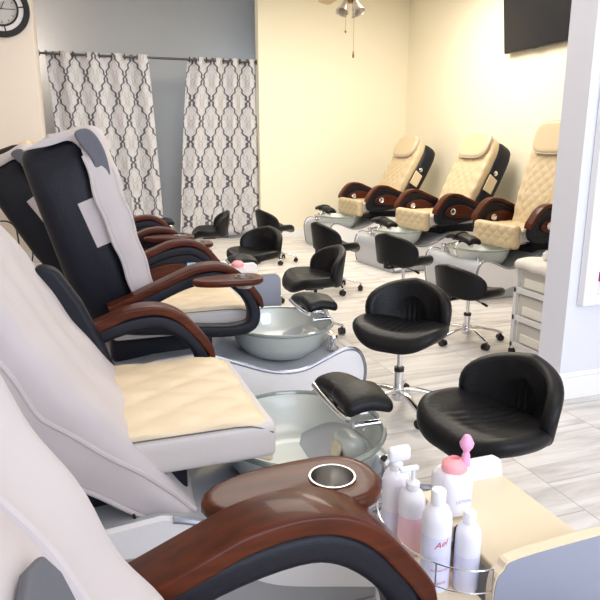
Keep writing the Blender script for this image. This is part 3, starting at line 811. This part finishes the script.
# ------------------------------------------------------------------ side tables with wire gallery
def side_table(loc, rz, label, big=True):
    r = empty('side_table', loc, rz); tag(r, label, 'side table', 'cream side tables between the left spa chairs')
    # local: x forward, y back; near panel y=0, far panel y=.42 ; top from x=0 to .34
    h = .50
    t = MB().add(rbox((.15, .185, h - .01), (.27, .36, .024), .006)).link('tabletop', 'tabletop', r)
    def panel(y0, y1, m_, nm):
        P = [(-.02, h - .14), (-.02, h + .0), (.0, h + .035), (.035, h + .055), (.25, h + .062), (.295, h + .058), (.318, h + .035), (.325, h - .02), (.325, .06), (.27, .03), (-.02, .03)]
        P = [(q.x, q.z) for q in spline([(p[0], 0, p[1]) for p in P], 4, True)]
        pn = MB().add(prism(list(reversed(P)), 'xz', y0, y1)).link(nm, 'tabletop', r, smooth=False)
        # coloured faces let in on both sides
        P2 = [(.15 + (x - .15) * .985, .30 + (z - .30) * .985) for x, z in P]
        MB().add(prism(list(reversed(P2)), 'xz', y0 - .002, y1 + .002)).link('panel_face', m_, pn, smooth=False)
    panel(-.012, .012, 'tablegrey', 'side_panel')
    # far panel is low and white
    P = [(0.06, h - .16), (.06, h + .05), (.08, h + .065), (.25, h + .065), (.275, h + .05), (.285, h), (.285, h - .16)]
    MB().add(prism(list(reversed(P)), 'xz', .362, .382)).link('back_panel', 'basewhite', r, bevel=.008)
    # half-round shelf on the left
    P = []
    for k in range(25):
        a = PI / 2 + PI * k / 24; P.append((-.02 + .15 * math.cos(a), .19 + .20 * math.sin(a)))
    MB().add(prism(P, 'xy', h - .075, h - .06)).link('round_shelf', 'tabletop', r, bevel=.003)
    P = [(x * .96, .19 + (y - .19) * .96) for x, y in P]
    MB().add(prism(P, 'xy', .08, h - .075)).link('round_cabinet', 'basewhite', r, bevel=.004)
    rail = MB()
    for z, k_ in ((h - .055, .002), (h - .02, .0016), (h + .035, .0022)):
        rail.add(tube([(-.02 + .145 * math.cos(a), .19 + .195 * math.sin(a), z) for a in [PI / 2 + PI * k / 24 for k in range(25)]], k_, 6))
    for k in range(0, 25, 6):
        a = PI / 2 + PI * k / 24
        x, y = -.02 + .145 * math.cos(a), .19 + .195 * math.sin(a); rail.add(cyl((x, y, h - .06), (x, y, h + .036), .002, 6))
    rail.link('wire_rail', 'chrome', r)
    MB().add(box(.03, .27, .04, .34, .05, h - .02)).link('cabinet', 'basewhite', r, bevel=.006)
    for (x, y) in ((.04, .04), (.26, .04), (.04, .33), (.26, .33)):
        MB().add(cyl((x, y - .008, .026), (x, y + .008, .026), .025, 16)).link('caster', 'black', r)
    return r
T0 = (.785, .955, 0)
side_table(T0, 0, 'cream side table with blue-grey end panel holding bottles at bottom right')
side_table((.86, 3.74, 0), 0, 'cream side table with grey end panel behind the third chair and its basin').scale = (1, 1, 1.1)

# ------------------------------------------------------------------ bottles on the near table
SH = .44
def bottle(x, y, r, h, label, cap='flip', liquid=None, name='bottle', z=SH):
    e = empty(name, (x, y, z)); tag(e, label, 'bottle', 'bottles in the wire rail of the near side table')
    MB().add(lathe([(.001, 0), (r * .9, 0), (r, .006), (r, h * .72), (r * .96, h * .78), (r * .75, h * .86), (r * .42, h * .90), (r * .40, h * .93), (.001, h * .93)], 32)).link('body', 'bottle', e)
    if liquid: MB().add(lathe([(.001, .004), (r * .9, .004), (r * 1.004, .008), (r * 1.004, h * liquid[1]), (.001, h * liquid[1])], 32)).link('liquid', liquid[0], e)
    if cap == 'flip':
        MB().add(lathe([(.001, h * .9), (r * .5, h * .9), (r * .5, h * 1.03), (r * .44, h * 1.045), (.001, h * 1.045)], 24)).link('cap', 'whiteplastic', e)
    elif cap == 'pump':
        p = MB().add(lathe([(.001, h * .9), (r * .52, h * .9), (r * .52, h * .99), (r * .3, h * 1.02), (.001, h * 1.02)], 24))
        p.add(cyl((0, 0, h), (0, 0, h * 1.17), .005)).add(rbox((-.012, 0, h * 1.19), (.05, .014, .012), .005)).add(cyl((-.03, 0, h * 1.185), (-.045, 0, h * 1.14), .004))
        p.link('pump', 'whiteplastic', e)
    elif cap == 'spray':
        p = MB().add(lathe([(.001, h * .9), (r * .5, h * .9), (r * .5, h * .98), (r * .28, h * 1.02), (.001, h * 1.02)], 20))
        p.add(rbox((.006, 0, h * 1.1), (.06, .024, .04), .01)).add(cyl((-.018, 0, h * 1.06), (-.03, 0, h * .98), .005))
        p.link('sprayer', 'whiteplastic', e)
    return e
def wrap_text(parent, s, size, r, ang, z, m_, shear=0, tiltz=0):
    V, F = text_mesh(s, size, shear)
    o = []
    for (x, y, _) in V:
        a = ang + x / r; o.append(((r + .0008) * math.cos(a), (r + .0008) * math.sin(a), z + y + x * tiltz))
    link('lettering', o, F, m_, parent, smooth=False)
b3 = bottle(.690, 1.055, .033, .228, 'tall clear bottle with red lettering, white cap, beside the wood arm', 'flip', ('lilac', .60))
wrap_text(b3, 'Ael', .021, .033, R(-103), .118, 'redink', .3, .4)
wrap_text(b3, 'Professional', .008, .033, R(-103), .058, 'redink', .0, .1)
wrap_text(b3, 'Acetone', .009, .033, R(-103), .026, 'redink', .2, .1)
b4 = bottle(.752, 1.025, .028, .182, 'short clear bottle with white cap at the front of the wire rail', 'flip', ('lilac', .5))
b2 = bottle(.702, 1.185, .032, .185, 'pump bottle of pink lotion behind the wood arm', 'pump', ('pink', .55))
b1 = bottle(.703, 1.27, .034, .195, 'clear spray bottle farthest left beside the footrest pad', 'spray', ('lilac', .35))
b5 = bottle(.745, 1.275, .026, .15, 'small white-capped bottle behind the pink pump bottle', 'flip', None)
# jug with pink lid and spout
j = empty('lotion_jug', (.828, 1.205, .502)); tag(j, 'white translucent jug with coral pink lid and tall pink spout', 'jug'); j.scale = (1.0, .95, .92)
MB().add(rbox((0, 0, .068), (.085, .085, .135), .03, (3, 3, 3))).link('body', 'bottle', j)
MB().add(lathe([(.001, .128), (.030, .13), (.032, .136), (.031, .15), (.027, .156), (.017, .163), (.013, .166), (.012, .156), (.001, .156)], 28)).link('lid', 'pinkcap', j)
MB().add(lathe([(.001, .145), (.012, .145), (.010, .175), (.007, .185), (.016, .20), (.018, .210), (.010, .228), (.007, .232), (.001, .232)], 20, (.024, -.012, 0))).link('spout', 'pinktip', j)
V, F = text_mesh('LOTION', .012)
link('lettering', [(x * .94 + .005, -.0432, y + .055) for x, y, _ in V], F, 'blueink', j, smooth=False)
# slim dark tube and stubby dark jar in the rail
e = empty('nail_polish', (.728, 1.065, SH)); tag(e, 'slim black and red bottle standing between the two clear bottles', 'nail polish')
MB().add(lathe([(.001, .0), (.008, 0), (.008, .065), (.001, .065)], 16)).link('body', 'redink', e)
MB().add(lathe([(.001, .065), (.0065, .065), (.006, .14), (.001, .142)], 16)).link('cap', 'black', e)
e = empty('nail_polish', (.768, 1.085, SH)); tag(e, 'dark green bottle with rounded black cap beside the grey end panel', 'nail polish')
MB().add(rbox((0, 0, .035), (.026, .026, .07), .006)).link('body', mat('dark green glass', (54, 74, 60), .15, trans=.3), e)
MB().add(lathe([(.001, .07), (.011, .07), (.011, .105), (.007, .112), (.001, .113)], 16)).link('cap', 'black', e)
# jars on the far table
e = empty('pink_jar', (.98, 4.03, .553)); tag(e, 'small white jar with coral pink lid beyond the third chair', 'jar')
MB().add(lathe([(.001, 0), (.045, 0), (.05, .01), (.05, .06), (.001, .06)], 24)).link('body', 'bottle', e)
MB().add(lathe([(.001, .06), (.04, .06), (.042, .085), (.025, .1), (.001, .1)], 24)).link('lid', 'pinkcap', e)

# ------------------------------------------------------------------ white drawer trolley with towel
t = empty('drawer_trolley', (2.935, 3.17, 0)); tag(t, 'white three-drawer trolley against the partition wall end', 'trolley')
W2, D2, HT = .19, .24, .655
mb = MB()
for sx in (-1, 1):
    for sy in (-1, 1): mb.add(box(sx * W2 - .014, sx * W2 + .014, sy * D2 - .014, sy * D2 + .014, .05, HT))
for z in (.08, .27, .46, HT - .02):
    mb.add(box(-W2, W2, -D2, D2, z - .012, z + .012))
    for sy in (-1, 1): mb.add(box(-W2 - .014, W2 + .014, sy * D2 - .012, sy * D2 + .012, z - .018, z + .018))
    for sx in (-1, 1): mb.add(box(sx * W2 - .012, sx * W2 + .012, -D2, D2, z - .018, z + .018))
mb.link('frame', 'trolley', t, smooth=False, bevel=.002)
for z in (.09, .28, .47):
    d = MB().add(rbox((-.004, 0, z + .08), (.366, .44, .145), .015)).link('drawer', 'bin', t)
    MB().add(rbox((-.187, .05, z + .05), (.012, .24, .06), .005)).link('folded_towel', 'towel', d)
for sx in (-1, 1):
    for sy in (-1, 1): MB().add(cyl((sx * W2 - .01, sy * D2, .026), (sx * W2 + .01, sy * D2, .026), .026, 16)).add(cyl((sx * W2, sy * D2, .03), (sx * W2, sy * D2, .06), .006)).link('caster', 'black', t)
V = []; F = []; n = 20
for i in range(n + 1):
    for k in range(n + 1):
        u, v = i / n, k / n; x = -.235 + u * .43; y = -.25 + v * .50; z = HT + .012 + .006 * math.sin(9 * u + 5 * v) + .004 * math.sin(17 * v)
        if x < -.205: z -= (-.205 - x) * 1.6 + .07 * (1 - v) ** 2 * ((-.205 - x) / .03); x = -.211
        V.append((x, y, z))
for i in range(n):
    for k in range(n): a = i * (n + 1) + k; F.append((a, a + n + 1, a + n + 2, a + 1))
tw = link('towel', [(x + 2.935, y + 3.17, z) for x, y, z in V], F, 'towel', None, solid=.01, angle=180)
tag(tw, 'white towel laid over the top of the drawer trolley', 'towel')
zt = HT + .03
for (nm, x, y, r_, h, m_, lab, cat, kind) in (
    ('small_jar', 2.85, 3.28, .022, .05, 'whiteplastic', 'small white jar at the left edge of the trolley towel', 'jar', 0),
    ('pump_dispenser', 2.915, 3.24, .03, .085, 'bottle', 'square white pump dispenser on the trolley towel', 'dispenser', 1),
    ('green_bottle', 2.97, 3.14, .016, .035, 'shade', 'tiny dark bottle beside the white dispenser on the towel', 'bottle', 0),
    ('tall_bottle', 3.07, 3.24, .024, .11, 'bottle', 'taller clear bottle at the back of the trolley towel', 'bottle', 0)):
    e = empty(nm, (x, y, zt)); tag(e, lab, cat)
    if kind: MB().add(rbox((0, 0, h / 2), (r_ * 2, r_ * 2, h), .008)).link('body', m_, e); MB().add(cyl((0, 0, h), (0, 0, h + .015), .008)).add(rbox((-.01, 0, h + .02), (.04, .014, .01), .004)).link('pump', 'whiteplastic', e)
    else: MB().add(lathe([(.001, 0), (r_, 0), (r_, h * .7), (r_ * .5, h * .8), (.001, h * .8)], 20)).link('body', m_, e); MB().add(lathe([(.001, h * .8), (r_ * .5, h * .8), (r_ * .5, h), (.001, h)], 16)).link('cap', 'black' if nm == 'green_bottle' else 'whiteplastic', e)

# ------------------------------------------------------------------ low cabinet between far chairs
c = empty('low_cabinet', (4.62, 7.42, 0)); tag(c, 'low cream cabinet between the two farthest quilted chairs', 'cabinet')
MB().add(rbox((0, 0, .24), (.50, .36, .46), .012)).link('body', 'tabletop', c)
MB().add(rbox((0, 0, .485), (.54, .40, .03), .01)).link('top', 'tabletop', c)
MB().add(rbox((-.255, 0, .36), (.015, .32, .18), .005)).link('drawer', 'tabletop', c)

# ------------------------------------------------------------------ framed display on the partition
p = empty('wall_display', (3.0, 2.655, 1.32)); tag(p, 'white framed colour chart on the white partition at right edge', 'framed chart')
mb = MB()
for (x0, x1, z0, z1) in ((-.46, -.37, -.77, .77), (.40, .46, -.77, .77), (-.37, .40, -.77, -.71), (-.37, .40, .71, .77)): mb.add(box(x0, x1, -.05, -.001, z0, z1))
mb.link('frame', 'base_trim', p, smooth=False, bevel=.008)
MB().add(box(-.40, .40, -.02, -.002, -.71, .71)).link('backing', 'poster', p, smooth=False)
mb = MB(); mb2 = MB(); mb3 = MB()
rr = random.Random(3)
for i in range(13):
    for k in range(22):
        x = -.345 + k * .032; z = -.64 + i * .1
        [mb, mb2, mb3][(i + (k // 3)) % 3].add(box(x, x + .02, -.034, -.02, z, z + .05))
mb.link('magenta_swatches', mat('magenta', (190, 50, 120), .3), p, smooth=False)
mb2.link('violet_swatches', mat('violet', (110, 80, 160), .3), p, smooth=False)
mb3.link('pale_swatches', mat('pale pink', (225, 190, 210), .3), p, smooth=False)

# ------------------------------------------------------------------ cables by the left chairs
def cable(pts, r_, lab, m_='black'):
    o = MB().add(tube(spline(pts, 8), r_, 6)).link('cable', m_); tag(o, lab, 'cable', 'cables behind the left chairs')
    return o
cable([(-.60, 5.5, .0), (-.62, 5.5, .5), (-.60, 5.5, .78), (-.554, 5.5, .815), (-.498, 5.5, .79), (-.467, 5.5, .72), (-.46, 5.5, .4), (-.45, 5.5, .0)], .006, 'black cable arching highest near the left picture edge behind the chairs')
cable([(-.424, 5.45, .80), (-.445, 5.45, .724), (-.385, 5.45, .656), (-.364, 5.45, .557), (-.38, 5.45, .45), (-.40, 5.45, .2), (-.36, 5.45, .0)], .006, 'black cable snaking down just left of the fourth chair back')
cable([(-.56, 5.4, .0), (-.56, 5.4, .5), (-.535, 5.4, .63), (-.483, 5.4, .645), (-.431, 5.4, .561), (-.402, 5.4, .46), (-.42, 5.4, .2), (-.44, 5.4, .0)], .006, 'lower black cable arch near the left picture edge')
cable([(-.20, 4.25, .62), (-.17, 4.2, .5), (-.18, 4.15, .3), (-.12, 4.1, .1), (-.1, 4.0, .0)], .006, 'thin black cable hanging below the fourth chair back')
cable([(.178, 1.66, .50), (.185, 1.62, .363), (.191, 1.62, .316), (.164, 1.62, .287), (.125, 1.62, .296), (.10, 1.60, .33), (.08, 1.60, .42)], .004, 'short black wire loop below the second chair cover')
